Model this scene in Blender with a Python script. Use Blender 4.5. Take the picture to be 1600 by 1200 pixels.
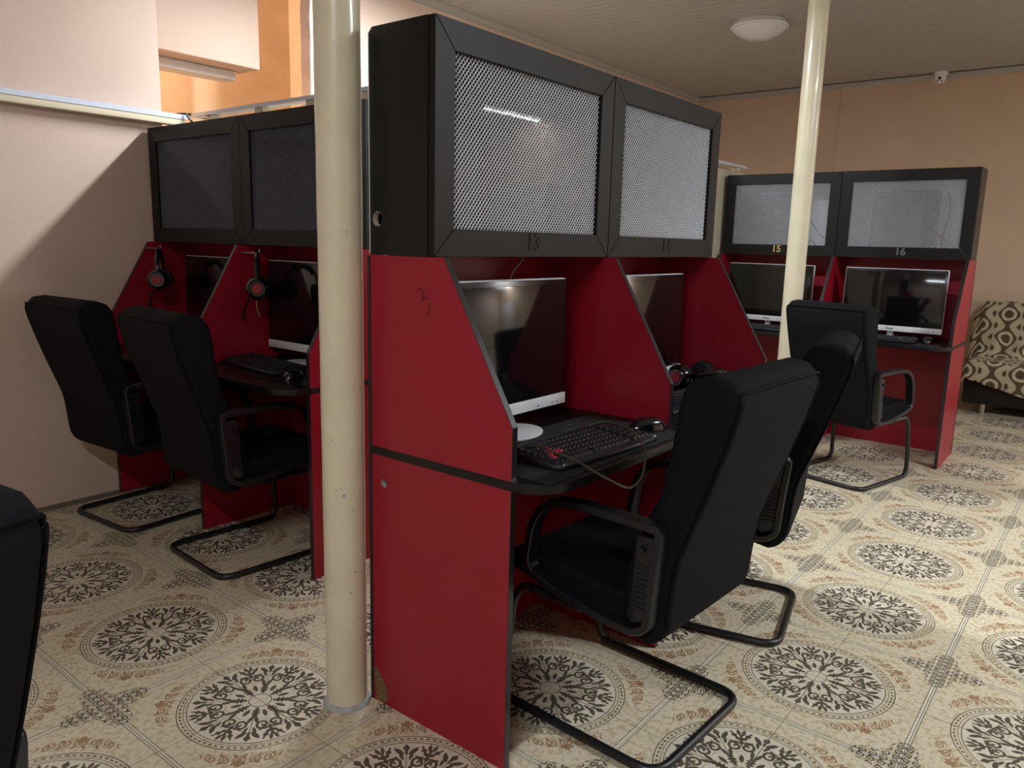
import bpy, bmesh, math, random
from mathutils import Vector, Matrix
from mathutils.geometry import tessellate_polygon

random.seed(4)
for o in list(bpy.data.objects):
    bpy.data.objects.remove(o)
SC = bpy.context.scene
COL = SC.collection
R = math.radians
PI = math.pi

# ------------------------------------------------------------------ camera
CX, CY, CZ = -1.3915, -1.0904, 1.3344
YAW, PITCH, ROLL, FPX = R(38.204), R(10.408), R(1.424), 1205.67
fw = Vector((math.cos(YAW) * math.cos(PITCH), math.sin(YAW) * math.cos(PITCH), -math.sin(PITCH)))
rt0 = Vector((math.sin(YAW), -math.cos(YAW), 0))
up0 = rt0.cross(fw)
rt = math.cos(ROLL) * rt0 + math.sin(ROLL) * up0
up = -math.sin(ROLL) * rt0 + math.cos(ROLL) * up0
cam_data = bpy.data.cameras.new('camera')
cam_data.sensor_width = 36
cam_data.lens = 36 * FPX / 1600
cam_data.clip_start = 0.02
cam = bpy.data.objects.new('camera', cam_data)
COL.objects.link(cam)
M4 = Matrix((rt, up, -fw)).transposed().to_4x4()
M4.translation = Vector((CX, CY, CZ))
cam.matrix_world = M4
SC.camera = cam

# ------------------------------------------------------------------ world, view
w_ = bpy.data.worlds.new('world')
SC.world = w_
w_.use_nodes = True
w_.node_tree.nodes['Background'].inputs[0].default_value = (0.8, 0.85, 1.0, 1)
w_.node_tree.nodes['Background'].inputs[1].default_value = 0.05
SC.view_settings.view_transform = 'Standard'
SC.view_settings.look = 'None'
SC.view_settings.gamma = 1
SC.view_settings.use_curve_mapping = False
SC.view_settings.exposure = 1.28

# lamps of the room: (x, y, along x?, power)
ZC = 2.96
LAMPS = [
    (1.645, 1.75, False, 40, 'fluorescent tube lamp above the storage corner behind the partition'),
    (-2.35, -1.05, False, 21, 'fluorescent tube lamp on ceiling above the near floor'),
    (2.3, -2.6, True, 46, 'fluorescent tube lamp on ceiling in front of the middle desk'),
    (6.45, -4.6, True, 40, 'fluorescent tube lamp on ceiling in the far corner of the hall'),
]

# ------------------------------------------------------------------ node helper
def new_mat(name):
    m = bpy.data.materials.new(name)
    m.use_nodes = True
    nt = m.node_tree
    return m, nt, nt.nodes['Principled BSDF']

def srgb(r, g, b):
    f = lambda c: c / 12.92 if c <= 0.04045 else ((c + 0.055) / 1.055) ** 2.4
    return (f(r / 255), f(g / 255), f(b / 255), 1)

class X:
    """a socket with arithmetic: builds Math nodes"""
    def __init__(s, nt, k): s.nt, s.k = nt, k
    def op(s, name, b=None, c=None):
        n = s.nt.nodes.new('ShaderNodeMath'); n.operation = name
        for i, v in enumerate((s, b, c)):
            if v is None: continue
            if isinstance(v, X): s.nt.links.new(v.k, n.inputs[i])
            else: n.inputs[i].default_value = v
        return X(s.nt, n.outputs[0])
    def __add__(s, o): return s.op('ADD', o)
    __radd__ = __add__
    def __sub__(s, o): return s.op('SUBTRACT', o)
    def __rsub__(s, o): return (s * -1) + o
    def __mul__(s, o): return s.op('MULTIPLY', o)
    __rmul__ = __mul__
    def __truediv__(s, o): return s.op('DIVIDE', o)
    def abs(s): return s.op('ABSOLUTE')
    def sqrt(s): return s.op('SQRT')
    def sin(s): return s.op('SINE')
    def cos(s): return s.op('COSINE')
    def round(s): return s.op('ROUND')
    def frac(s): return s.op('FRACT')
    def atan2(s, o): return s.op('ARCTAN2', o)
    def mx(s, o): return s.op('MAXIMUM', o)
    def mn(s, o): return s.op('MINIMUM', o)
    def below(s, e, soft):      # 1 where s<e, smooth over soft
        n = s.nt.nodes.new('ShaderNodeMapRange'); n.interpolation_type = 'SMOOTHSTEP'
        s.nt.links.new(s.k, n.inputs[0])
        n.inputs[1].default_value = e - soft; n.inputs[2].default_value = e + soft
        n.inputs[3].default_value = 1; n.inputs[4].default_value = 0
        return X(s.nt, n.outputs[0])
    def above(s, e, soft): return 1 - s.below(e, soft)

def hyp(a, b): return (a * a + b * b).sqrt()

def mixc(nt, fac, a, b):
    n = nt.nodes.new('ShaderNodeMix'); n.data_type = 'RGBA'
    for i, v in ((0, fac), (6, a), (7, b)):
        if isinstance(v, X): nt.links.new(v.k, n.inputs[i])
        elif hasattr(v, 'is_linked'): nt.links.new(v, n.inputs[i])
        else: n.inputs[i].default_value = v
    return n.outputs[2]

def noise(nt, vec, scale, detail=3, rough=0.5):
    n = nt.nodes.new('ShaderNodeTexNoise')
    n.inputs['Scale'].default_value = scale
    n.inputs['Detail'].default_value = detail
    n.inputs['Roughness'].default_value = rough
    if vec is not None: nt.links.new(vec, n.inputs['Vector'])
    return X(nt, n.outputs[0])

def coords(nt, kind='Object'):
    if kind == 'Position':
        n = nt.nodes.new('ShaderNodeNewGeometry'); return n.outputs['Position']
    n = nt.nodes.new('ShaderNodeTexCoord'); return n.outputs[kind]

def sep(nt, v):
    n = nt.nodes.new('ShaderNodeSeparateXYZ'); nt.links.new(v, n.inputs[0])
    return [X(nt, n.outputs[i]) for i in range(3)]

def bump(nt, bsdf, h, strength, dist=0.002):
    n = nt.nodes.new('ShaderNodeBump'); n.inputs['Strength'].default_value = strength
    n.inputs['Distance'].default_value = dist
    nt.links.new(h.k, n.inputs['Height']); nt.links.new(n.outputs[0], bsdf.inputs['Normal'])

def simple(name, col, rough=0.5, metal=0.0, var=0.0, vscale=30, bmp=0.0, bscale=200, spec=0.5, coat=0.0):
    m, nt, b = new_mat(name)
    b.inputs['Roughness'].default_value = rough
    b.inputs['Metallic'].default_value = metal
    b.inputs['Specular IOR Level'].default_value = spec
    if coat: b.inputs['Coat Weight'].default_value = coat; b.inputs['Coat Roughness'].default_value = 0.08
    c = coords(nt)
    if var:
        k = noise(nt, c, vscale, 4)
        d = tuple(x * (1 - var) for x in col[:3]) + (1,)
        l = tuple(min(1, x * (1 + var)) for x in col[:3]) + (1,)
        nt.links.new(mixc(nt, k.below(0.5, 0.25), l, d), b.inputs['Base Color'])
    else:
        b.inputs['Base Color'].default_value = col
    if bmp:
        bump(nt, b, noise(nt, c, bscale, 4), bmp)
    return m

MT = {}
MT['wall'] = simple('peach_plaster', srgb(220, 196, 180), 0.7, var=0.03, vscale=3, bmp=0.25, bscale=60, spec=0.3)
MT['far_wall'] = simple('tan_plaster', srgb(204, 178, 154), 0.75, var=0.04, vscale=2.2, bmp=0.2, bscale=50, spec=0.25)
MT['orange'] = simple('orange_plaster', srgb(222, 194, 160), 0.8, var=0.06, vscale=6, bmp=0.3, bscale=40, spec=0.2)
MT['pink'] = simple('pink_plaster', srgb(228, 196, 180), 0.8, var=0.05, vscale=20, bmp=0.5, bscale=50)
MT['white_trim'] = simple('white_paint', srgb(225, 222, 225), 0.5, var=0.04, bmp=0.2, bscale=80)
MT['pvc'] = simple('pvc_ceiling', srgb(172, 169, 165), 0.38, var=0.02, vscale=3)
MT['partition'] = simple('cream_partition_board', srgb(205, 196, 172), 0.6, var=0.03)
MT['alu'] = simple('white_aluminium', srgb(214, 220, 236), 0.35, var=0.02)
MT['pillar'] = simple('cream_gloss_paint', srgb(222, 214, 188), 0.28, var=0.06, vscale=7, bmp=0.35, bscale=26, coat=0.3)
MT['cement'] = simple('grey_cement', srgb(170, 170, 172), 0.9, var=0.15, vscale=60, bmp=0.6, bscale=150)
MT['red'] = simple('red_melamine', srgb(152, 20, 41), 0.36, var=0.04, vscale=5, bmp=0.05, bscale=500)
MT['black_board'] = simple('black_melamine', srgb(21, 21, 22), 0.33, var=0.12, vscale=14, bmp=0.06, bscale=300, spec=0.35)
MT['frame_black'] = simple('black_mdf_foil', srgb(20, 20, 20), 0.45, var=0.06, vscale=20, bmp=0.05, bscale=260, spec=0.25)
MT['edge'] = simple('black_edge_band', srgb(30, 31, 34), 0.3, var=0.2, vscale=60)
MT['chipboard'] = simple('raw_chipboard', srgb(112, 90, 58), 0.9, var=0.5, vscale=160, bmp=1.0, bscale=220)
MT['core'] = simple('pale_mdf_core', srgb(170, 160, 145), 0.8)
MT['mesh'] = simple('silver_expanded_metal', srgb(226, 230, 238), 0.4, metal=0.1, var=0.03)
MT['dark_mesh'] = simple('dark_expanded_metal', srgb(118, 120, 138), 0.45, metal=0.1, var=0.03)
MT['fabric'] = simple('black_chair_fabric', srgb(19, 20, 24), 0.85, var=0.12, vscale=400, bmp=0.4, bscale=900, spec=0.12)
MT['piping'] = simple('black_piping', srgb(10, 10, 12), 0.8, spec=0.12)
MT['plastic'] = simple('black_plastic', srgb(22, 24, 29), 0.36, bmp=0.15, bscale=700)
MT['tube'] = simple('black_painted_steel', srgb(24, 25, 27), 0.38, var=0.3, vscale=40)
MT['white_plastic'] = simple('white_plastic', srgb(226, 226, 230), 0.35)
MT['screen'] = simple('dark_glass_screen', srgb(13, 13, 16), 0.09, spec=0.6)
MT['bezel'] = simple('black_bezel', srgb(10, 10, 12), 0.18)
MT['logo'] = simple('dark_print', srgb(50, 50, 60), 0.5)
MT['key'] = simple('black_keycap', srgb(30, 30, 36), 0.45)
MT['redkey'] = simple('red_keycap', srgb(165, 45, 50), 0.5)
MT['gloss'] = simple('glossy_black_plastic', srgb(14, 14, 17), 0.14, coat=0.5)
MT['hsred'] = simple('red_badge', srgb(150, 25, 42), 0.35)
MT['rubber'] = simple('black_cloth_pad', srgb(22, 22, 24), 0.9, bmp=0.3, bscale=1500)
MT['green'] = simple('green_print', srgb(35, 70, 48), 0.8)
MT['cable'] = simple('braided_cable', srgb(70, 64, 52), 0.4, var=0.4, vscale=300)
MT['cable_black'] = simple('black_cable', srgb(16, 16, 17), 0.5)
MT['cable_white'] = simple('pale_cable', srgb(196, 192, 180), 0.5)
MT['cable_red'] = simple('red_cable', srgb(190, 95, 80), 0.5)
MT['case'] = simple('dark_steel_case', srgb(40, 41, 48), 0.45, metal=0.4, var=0.08)
MT['steel'] = simple('bare_steel', srgb(150, 152, 158), 0.4, metal=0.8)
MT['brass'] = simple('brass_numeral', srgb(214, 186, 118), 0.35, metal=0.3)
MT['grey_numeral'] = simple('grey_numeral', srgb(112, 110, 108), 0.5)
MT['dark_numeral'] = simple('dark_numeral', srgb(14, 14, 15), 0.5, spec=0.25)
MT['marker'] = simple('dark_marker', srgb(56, 0, 8), 0.5)
MT['scratch'] = simple('pale_scratch', srgb(165, 62, 66), 0.5)
MT['sofa'] = simple('black_leatherette', srgb(14, 13, 14), 0.4, bmp=0.2, bscale=300)
MT['chrome'] = simple('chrome', srgb(190, 190, 190), 0.15, metal=1.0)
MT['lamp_opal'] = simple('opal_lamp_cover', srgb(226, 226, 234), 0.25)
MT['led'] = simple('red_led', srgb(220, 60, 50), 0.4)
n_ = MT['led'].node_tree.nodes['Principled BSDF']
n_.inputs['Emission Color'].default_value = (1, 0.12, 0.08, 1); n_.inputs['Emission Strength'].default_value = 1.5

def wood_mat():
    m, nt, b = new_mat('raw_spruce')
    x, y, z = sep(nt, coords(nt))
    cb = nt.nodes.new('ShaderNodeCombineXYZ')
    for i, (v, s) in enumerate(((x, 2.0), (y, 40), (z, 40))): nt.links.new((v * s).k, cb.inputs[i])
    k = noise(nt, cb.outputs[0], 1.2, 5)
    kn = noise(nt, coords(nt), 9, 1)
    c = mixc(nt, k, srgb(232, 222, 196), srgb(196, 178, 144))
    nt.links.new(mixc(nt, kn.above(0.72, 0.03), c, srgb(150, 120, 84)), b.inputs['Base Color'])
    b.inputs['Roughness'].default_value = 0.7
    return m
MT['wood'] = wood_mat()

def glass_mat():
    m, nt, b = new_mat('thin_glass')
    out = nt.nodes['Material Output']
    tr = nt.nodes.new('ShaderNodeBsdfTransparent'); tr.inputs[0].default_value = (0.93, 0.95, 0.96, 1)
    gl = nt.nodes.new('ShaderNodeBsdfGlossy'); gl.inputs['Roughness'].default_value = 0.02
    fr = nt.nodes.new('ShaderNodeFresnel'); fr.inputs[0].default_value = 1.45
    mx = nt.nodes.new('ShaderNodeMixShader')
    nt.links.new(fr.outputs[0], mx.inputs[0]); nt.links.new(tr.outputs[0], mx.inputs[1]); nt.links.new(gl.outputs[0], mx.inputs[2])
    nt.links.new(mx.outputs[0], out.inputs['Surface'])
    nt.nodes.remove(b)
    return m
MT['glass'] = glass_mat()

def emit_mat():
    m, nt, b = new_mat('fluorescent_tube')
    b.inputs['Emission Color'].default_value = (0.92, 0.97, 1, 1)
    b.inputs['Emission Strength'].default_value = 9
    return m
MT['emit'] = emit_mat()

TX, TY, PER = -0.2226, 0.7368, 0.6069
def tile_mat():
    m, nt, b = new_mat('printed_floor_tile')
    pos = coords(nt, 'Position')
    x, y, z = sep(nt, pos)
    u = (x - TX) / PER; v = (y - TY) / PER
    cu = u - u.round(); cv = v - v.round()
    a = cu.abs(); c = cv.abs()
    r = hyp(cu, cv); th = cv.atan2(cu)
    S = 0.0022
    def line(d, wd): return d.abs().below(wd, S)
    def fold(step, off=0.0):
        t = th - off
        t = (t - (t / step).round() * step)
        return r * t.cos(), (r * t.sin()).abs()
    def leaf(p, q, cp, cq, ang, ln, wd, teeth=0.0):
        dx = p - cp; dy = q - cq
        ca, sa = math.cos(ang), math.sin(ang)
        k = dx * ca + dy * sa; l = dy * ca - dx * sa
        k = k / ln
        e = (1 - k * k).mx(0.0)
        wdt = e * wd
        if teeth: wdt = wdt * (0.72 + 0.28 * (k * teeth).sin())
        return (l.abs() - wdt).below(0.0, S * 0.8) * k.abs().below(1.0, 0.05)
    def spiral(p, q, cp, cq, pitch, rad, rot, sgn=1):
        dx = p - cp; dy = q - cq
        d = hyp(dx, dy); an = dy.atan2(dx) * (sgn / (2 * PI))
        f = (d / pitch - an + rot).frac()
        return (f - 0.5).abs().below(0.26, 0.08) * d.below(rad, S * 2) 
    # ---- medallion
    p, q = fold(PI / 4)
    p3, q3 = fold(PI / 4, PI / 8)
    ink = None
    def add(mk):
        nonlocal ink
        ink = mk if ink is None else ink.mx(mk)
    add(line(r - 0.052, 0.0025))
    for rr, wd in ((0.328, 0.0022), (0.343, 0.0015), (0.372, 0.0024)): add(line(r - rr, wd))
    add(line(r - 0.357, 0.0045) * (th * 76).sin().above(0.0, 0.3))
    for P, Q in ((p, q),):
        add(leaf(P, Q, 0.100, 0.0, 0, 0.044, 0.023, 14))
        add(leaf(P, Q, 0.283, 0.0, 0, 0.038, 0.017, 5))
        add(leaf(P, Q, 0.270, 0.032, 0.75, 0.034, 0.012))
        add(leaf(P, Q, 0.236, 0.021, 0.35, 0.028, 0.008))
        add(leaf(P, Q, 0.155, 0.014, 0.30, 0.034, 0.009))
        add(line(Q, 0.0018) * (P - 0.19).abs().below(0.06, S))
        add(spiral(P, Q, 0.190, 0.051, 0.0255, 0.041, 0.2))
    add(leaf(p3, q3, 0.110, 0.0, 0, 0.030, 0.011))
    add(leaf(p3, q3, 0.245, 0.0, 0, 0.050, 0.015, 11))
    add(leaf(p3, q3, 0.272, 0.027, 0.6, 0.042, 0.014, 9))
    add(leaf(p3, q3, 0.300, 0.012, 0.2, 0.024, 0.009))
    add(leaf(p3, q3, 0.222, 0.032, 1.1, 0.028, 0.009))
    # ---- joint pairs and corner star
    e1 = 0.5 - a; e2 = 0.5 - c
    dl = line(e1 - 0.0125, 0.0018).mx(line(e2 - 0.0125, 0.0018)) * r.above(0.38, S)
    add(dl)
    rc = hyp(e1, e2); tc = e2.atan2(e1)
    star = (rc - (0.150 + 0.048 * (tc * 4).cos())).below(0.0, 0.006)
    G = 0.044
    s1 = (e1 / G).frac() * G; s2 = (e2 / G).frac() * G
    stars = spiral(s1, s2, G * .5, G * .5, 0.0155, 0.021, 0.1).mx(leaf(s1, s2, G * .5, G * .04, 0.7, 0.016, 0.004)).mx(leaf(s1, s2, G * .06, G * .6, 2.2, 0.014, 0.004))
    add(stars * star * (rc.above(0.02, S)))
    # ---- brown garlands on the diagonals
    g = (a + c) * 0.70711; h = ((a - c) * 0.70711).abs()
    s = r - 0.435
    H = 0.060
    hk = h - (h / H).round() * H
    env = (s.abs() - (0.050 - h * 0.20)).below(0.0, 0.004) * h.below(0.175, S)
    gar = (spiral(s, hk, 0.004, 0.0, 0.0165, 0.029, 0.3).mx(leaf(s, hk, 0.024, 0.018, 0.8, 0.022, 0.008)).mx(leaf(s, hk, -0.022, 0.020, -0.6, 0.020, 0.007)).mx(leaf(g, h, 0.465, 0.0, 0, 0.030, 0.016))) * env
    gar = gar * r.above(0.385, S)
    # ---- ground colour
    n1 = noise(nt, pos, 55, 3, 0.6); n2 = noise(nt, pos, 2.0, 2)
    base = mixc(nt, n1.above(0.52, 0.12), srgb(226, 216, 192), srgb(196, 180, 146))
    base = mixc(nt, n1.below(0.40, 0.08) * 0.35, base, srgb(176, 158, 124))
    inner = r.below(0.33, S) * 0.75
    base = mixc(nt, inner, base, srgb(222, 214, 196))
    strip = e1.mn(e2).below(0.0115, S) * 0.6
    base = mixc(nt, strip, base, srgb(228, 222, 208))
    base = mixc(nt, n2.below(0.45, 0.2) * 0.25, base, srgb(190, 176, 150))
    col = mixc(nt, gar * 0.85, base, srgb(150, 112, 76))
    col = mixc(nt, ink * 0.95, col, srgb(76, 69, 57))
    nt.links.new(col, b.inputs['Base Color'])
    b.inputs['Roughness'].default_value = 0.33
    b.inputs['Specular IOR Level'].default_value = 0.35
    bump(nt, b, noise(nt, pos, 120, 2), 0.04)
    return m
MT['tile'] = tile_mat()
MT['grout'] = simple('grey_grout', srgb(120, 112, 98), 0.95, var=0.2, vscale=50)

def throw_mat():
    m, nt, b = new_mat('patterned_throw')
    x, y, z = sep(nt, coords(nt, 'UV'))
    # columns of linked rings, every other column shifted by half
    CW, CH = 0.20, 0.215
    kx = (x / CW).round(); fx = x - kx * CW
    sh = (kx * 0.5).frac() * CH
    yy = y + sh
    fy = yy - (yy / CH).round() * CH
    d = hyp(fx, fy)
    band = (fx.abs() - (0.052 + 0.034 * (fy * (2 * PI / CH)).cos())).below(0.0, 0.006)
    ring = (d - 0.047).abs().below(0.011, 0.003)
    an = fy.atan2(fx)
    core = (d - (0.022 + 0.006 * (an * 8).cos())).below(0.0, 0.003) * d.above(0.007, 0.002)
    ox = x - ((x / CW + 0.5).round() - 0.5) * CW
    oy = yy + CH * .5 - ((yy + CH * .5) / CH).round() * CH
    d2 = hyp(ox, oy)
    fl = (d2 - (0.028 + 0.005 * (oy.atan2(ox) * 8).cos())).below(0.0, 0.003)
    light = srgb(196, 182, 152); dark = srgb(94, 76, 52)
    c = mixc(nt, band, light, dark)
    c = mixc(nt, ring, c, srgb(206, 196, 170))
    c = mixc(nt, core.mx(fl), c, srgb(82, 66, 46))
    k = noise(nt, coords(nt), 300, 2)
    nt.links.new(mixc(nt, k * 0.25, c, srgb(60, 50, 36)), b.inputs['Base Color'])
    b.inputs['Roughness'].default_value = 0.95
    bump(nt, b, k, 0.5)
    return m
MT['throw'] = throw_mat()

# ------------------------------------------------------------------ mesh helpers
def tag(o, label=None, cat=None, group=None, kind=None):
    if label: o['label'] = label
    if cat: o['category'] = cat
    if group: o['group'] = group
    if kind: o['kind'] = kind
    return o

def empty(name, loc=(0, 0, 0), rz=0.0, parent=None):
    o = bpy.data.objects.new(name, None)
    o.empty_display_size = 0.1
    COL.objects.link(o); o.location = loc; o.rotation_euler = (0, 0, rz); o.parent = parent
    return o

def mk(name, bm, mat, parent=None, smooth=False, bevel=0.0, seg=2, loc=None, sharp=35):
    bmesh.ops.recalc_face_normals(bm, faces=bm.faces)
    me = bpy.data.meshes.new(name)
    bm.to_mesh(me); bm.free()
    me.materials.append(MT[mat] if isinstance(mat, str) else mat)
    if smooth:
        for p in me.polygons: p.use_smooth = True
        me.set_sharp_from_angle(angle=R(sharp))
    o = bpy.data.objects.new(name, me); COL.objects.link(o); o.parent = parent
    if loc: o.location = loc
    if bevel:
        md = o.modifiers.new('bevel', 'BEVEL'); md.width = bevel; md.segments = seg
        md.limit_method = 'ANGLE'; md.angle_limit = R(40)
        if smooth or seg > 1:
            for p in me.polygons: p.use_smooth = True
            md.harden_normals = False
    return o

def share(name, src, parent=None, loc=None, rot=None):
    o = bpy.data.objects.new(name, src.data); COL.objects.link(o); o.parent = parent
    for md in src.modifiers:
        n = o.modifiers.new(md.name, md.type)
        if md.type == 'BEVEL':
            n.width = md.width; n.segments = md.segments; n.limit_method = md.limit_method; n.angle_limit = md.angle_limit
    if loc: o.location = loc
    if rot: o.rotation_euler = rot
    return o

def copy_tree(o, parent=None):
    c = o.copy(); COL.objects.link(c); c.parent = parent
    for ch in o.children: copy_tree(ch, c)
    return c

def box(bm, lo, hi, mat=None):
    lo = Vector(lo); hi = Vector(hi)
    vs = [bm.verts.new((x, y, z)) for x in (lo.x, hi.x) for y in (lo.y, hi.y) for z in (lo.z, hi.z)]
    if mat is not None:
        for v in vs: v.co = mat @ v.co
    for f in ((0, 1, 3, 2), (4, 6, 7, 5), (0, 4, 5, 1), (2, 3, 7, 6), (0, 2, 6, 4), (1, 5, 7, 3)):
        bm.faces.new([vs[i] for i in f])
    return vs

def B(name, lo, hi, mat, parent=None, bevel=0.0, seg=2):
    bm = bmesh.new(); box(bm, lo, hi)
    return mk(name, bm, mat, parent, bevel=bevel, seg=seg)

def prism(bm, pts, fn, t0, t1, holes=()):
    """extrude a 2-D outline (with holes); fn(a,b,t) -> xyz"""
    loops = [list(pts)] + [list(h) for h in holes]
    flat = [p for l in loops for p in l]
    tris = tessellate_polygon([[Vector((p[0], p[1], 0)) for p in l] for l in loops])
    va = [bm.verts.new(fn(p[0], p[1], t0)) for p in flat]
    vb = [bm.verts.new(fn(p[0], p[1], t1)) for p in flat]
    if holes:
        for t in tris:
            bm.faces.new([va[i] for i in t]); bm.faces.new([vb[i] for i in reversed(t)])
    else:
        bm.faces.new(va); bm.faces.new(list(reversed(vb)))
    k = 0
    for l in loops:
        n = len(l)
        for i in range(n):
            j = (i + 1) % n
            bm.faces.new((va[k + i], va[k + j], vb[k + j], vb[k + i]))
        k += n

def circle(cx, cy, r, n=20): return [(cx + r * math.cos(2 * PI * i / n), cy + r * math.sin(2 * PI * i / n)) for i in range(n)]

def smooth_path(pts, n=6, closed=False):
    P = [Vector(p) for p in pts]; out = []; m = len(P)
    rng = range(m) if closed else range(m - 1)
    for i in rng:
        if closed: a, b_, c, d = P[(i - 1) % m], P[i], P[(i + 1) % m], P[(i + 2) % m]
        else: a, b_, c, d = P[max(i - 1, 0)], P[i], P[i + 1], P[min(i + 2, m - 1)]
        for k in range(n):
            t = k / n
            out.append(0.5 * ((2 * b_) + (c - a) * t + (2 * a - 5 * b_ + 4 * c - d) * t * t + (3 * b_ - a - 3 * c + d) * t ** 3))
    if not closed: out.append(P[-1].copy())
    return out

def fillet(pts, rad, n=5, closed=False):
    P = [Vector(p) for p in pts]; out = []; m = len(P)
    for i in range(m):
        if not closed and i in (0, m - 1): out.append(P[i]); continue
        a, b_, c = P[i - 1], P[i], P[(i + 1) % m]
        r_ = min(rad, (a - b_).length * .45, (c - b_).length * .45)
        s = b_ + (a - b_).normalized() * r_; e = b_ + (c - b_).normalized() * r_
        for k in range(n + 1):
            t = k / n; out.append((1 - t) ** 2 * s + 2 * t * (1 - t) * b_ + t * t * e)
    return out

def tube(bm, pts, rad, seg=8, closed=False, section=None):
    P = [Vector(p) for p in pts]; n = len(P)
    sec = section or [(math.cos(2 * PI * k / seg), math.sin(2 * PI * k / seg)) for k in range(seg)]
    ks = len(sec)
    up_ = None; rings = []
    for i in range(n):
        if closed: t = P[(i + 1) % n] - P[i - 1]
        else: t = P[min(i + 1, n - 1)] - P[max(i - 1, 0)]
        if t.length < 1e-9: t = Vector((0, 0, 1))
        t.normalize()
        if up_ is None:
            up_ = Vector((0, 0, 1)) if abs(t.z) < 0.9 else Vector((1, 0, 0))
        up_ = (up_ - t * up_.dot(t)); up_.normalize()
        sd = t.cross(up_)
        rr = rad[i] if isinstance(rad, (list, tuple)) else rad
        rings.append([bm.verts.new(P[i] + (sd * c + up_ * s_) * rr) for c, s_ in sec])
    for i in range(n if closed else n - 1):
        A, Bq = rings[i], rings[(i + 1) % n]
        for k in range(ks):
            bm.faces.new((A[k], A[(k + 1) % ks], Bq[(k + 1) % ks], Bq[k]))
    if not closed:
        bm.faces.new(list(reversed(rings[0]))); bm.faces.new(rings[-1])

def T(name, pts, rad, mat, parent=None, seg=8, closed=False):
    bm = bmesh.new(); tube(bm, pts, rad, seg, closed)
    return mk(name, bm, mat, parent, smooth=True, sharp=60)

def lathe(bm, prof, seg=32, mat=None):
    """profile [(r,z)]; closed top and bottom when r=0"""
    rings = []
    for r_, z_ in prof:
        if r_ < 1e-6: rings.append([bm.verts.new((0, 0, z_))])
        else: rings.append([bm.verts.new((r_ * math.cos(2 * PI * k / seg), r_ * math.sin(2 * PI * k / seg), z_)) for k in range(seg)])
    for A, C in zip(rings, rings[1:]):
        for k in range(seg):
            j = (k + 1) % seg
            if len(A) == 1 and len(C) == 1: continue
            if len(A) == 1: bm.faces.new((A[0], C[j], C[k]))
            elif len(C) == 1: bm.faces.new((A[k], A[j], C[0]))
            else: bm.faces.new((A[k], A[j], C[j], C[k]))
    if mat is not None:
        for r_ in rings:
            for v in r_: v.co = mat @ v.co

def text_obj(name, txt, size, mat, parent, loc, rot, extrude=0.002, offset=0.0):
    cu = bpy.data.curves.new(name, 'FONT'); cu.body = txt; cu.size = size
    cu.extrude = extrude; cu.offset = offset; cu.align_x = 'CENTER'; cu.align_y = 'CENTER'
    tmp = bpy.data.objects.new('tmp', cu); COL.objects.link(tmp)
    dg = bpy.context.evaluated_depsgraph_get(); dg.update()
    me = bpy.data.meshes.new_from_object(tmp.evaluated_get(dg))
    bpy.data.objects.remove(tmp); bpy.data.curves.remove(cu)
    me.materials.clear(); me.materials.append(MT[mat])
    o = bpy.data.objects.new(name, me); COL.objects.link(o); o.parent = parent
    o.location = loc; o.rotation_euler = rot
    return o

def struct(o): o['kind'] = 'structure'; return o

# ================================================================== THE ROOM
X0, X1, Y0, YB = -3.6, 6.975, -5.6, 2.935
bm = bmesh.new(); box(bm, (X0 - .1, Y0 - .1, -0.12), (X1 + .1, 5.0, -0.0022))
floor = struct(mk('floor', bm, 'grout'))

# tiles: 30 cm printed tiles, one object each where they show largest
TP = PER / 2; GAP = 0.0011
def tile_bm(bm, cx, cy):
    h = TP / 2 - GAP; k = h - 0.0012
    top = [bm.verts.new((cx + sx * k, cy + sy * k, 0)) for sx, sy in ((-1, -1), (1, -1), (1, 1), (-1, 1))]
    lip = [bm.verts.new((cx + sx * h, cy + sy * h, -0.0008)) for sx, sy in ((-1, -1), (1, -1), (1, 1), (-1, 1))]
    bot = [bm.verts.new((cx + sx * h, cy + sy * h, -0.008)) for sx, sy in ((-1, -1), (1, -1), (1, 1), (-1, 1))]
    bm.faces.new(top)
    for i in range(4):
        j = (i + 1) % 4
        bm.faces.new((lip[i], lip[j], top[j], top[i])); bm.faces.new((bot[i], bot[j], lip[j], lip[i]))
def pix(P):
    d = Vector(P) - Vector((CX, CY, CZ)); z_ = d.dot(fw)
    if z_ < 0.15: return None
    return 800 + FPX * d.dot(rt) / z_, 600 - FPX * d.dot(up) / z_, z_
cand = []; rest = []
i0 = math.floor((X0 - TX) / TP); i1 = math.ceil((X1 - TX) / TP)
j0 = math.floor((Y0 - TY) / TP); j1 = math.ceil((YB - TY) / TP)
for i in range(i0, i1):
    for j in range(j0, j1):
        cx = TX + (i + .5) * TP; cy = TY + (j + .5) * TP
        if cx - TP / 2 < X0 - .02 or cx + TP / 2 > X1 + .16 or cy + TP / 2 > YB + .2 or cy - TP / 2 < Y0 - .02: continue
        q = pix((cx, cy, 0))
        if q and -60 < q[0] < 1660 and 560 < q[1] < 1320: cand.append((q[2], cx, cy))
        else: rest.append((cx, cy))
cand.sort()
proto = None
for k, (d_, cx, cy) in enumerate(cand):
    if k >= 296: rest.append((cx, cy)); continue
    if proto is None:
        bm = bmesh.new(); tile_bm(bm, 0, 0)
        proto = mk('floor_tile', bm, 'tile', floor, loc=(cx, cy, 0))
    else: share('floor_tile', proto, floor, (cx, cy, 0))
bm = bmesh.new()
for cx, cy in rest: tile_bm(bm, cx, cy)
tag(mk('distant_tiles', bm, 'tile', floor), kind='stuff')

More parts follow.
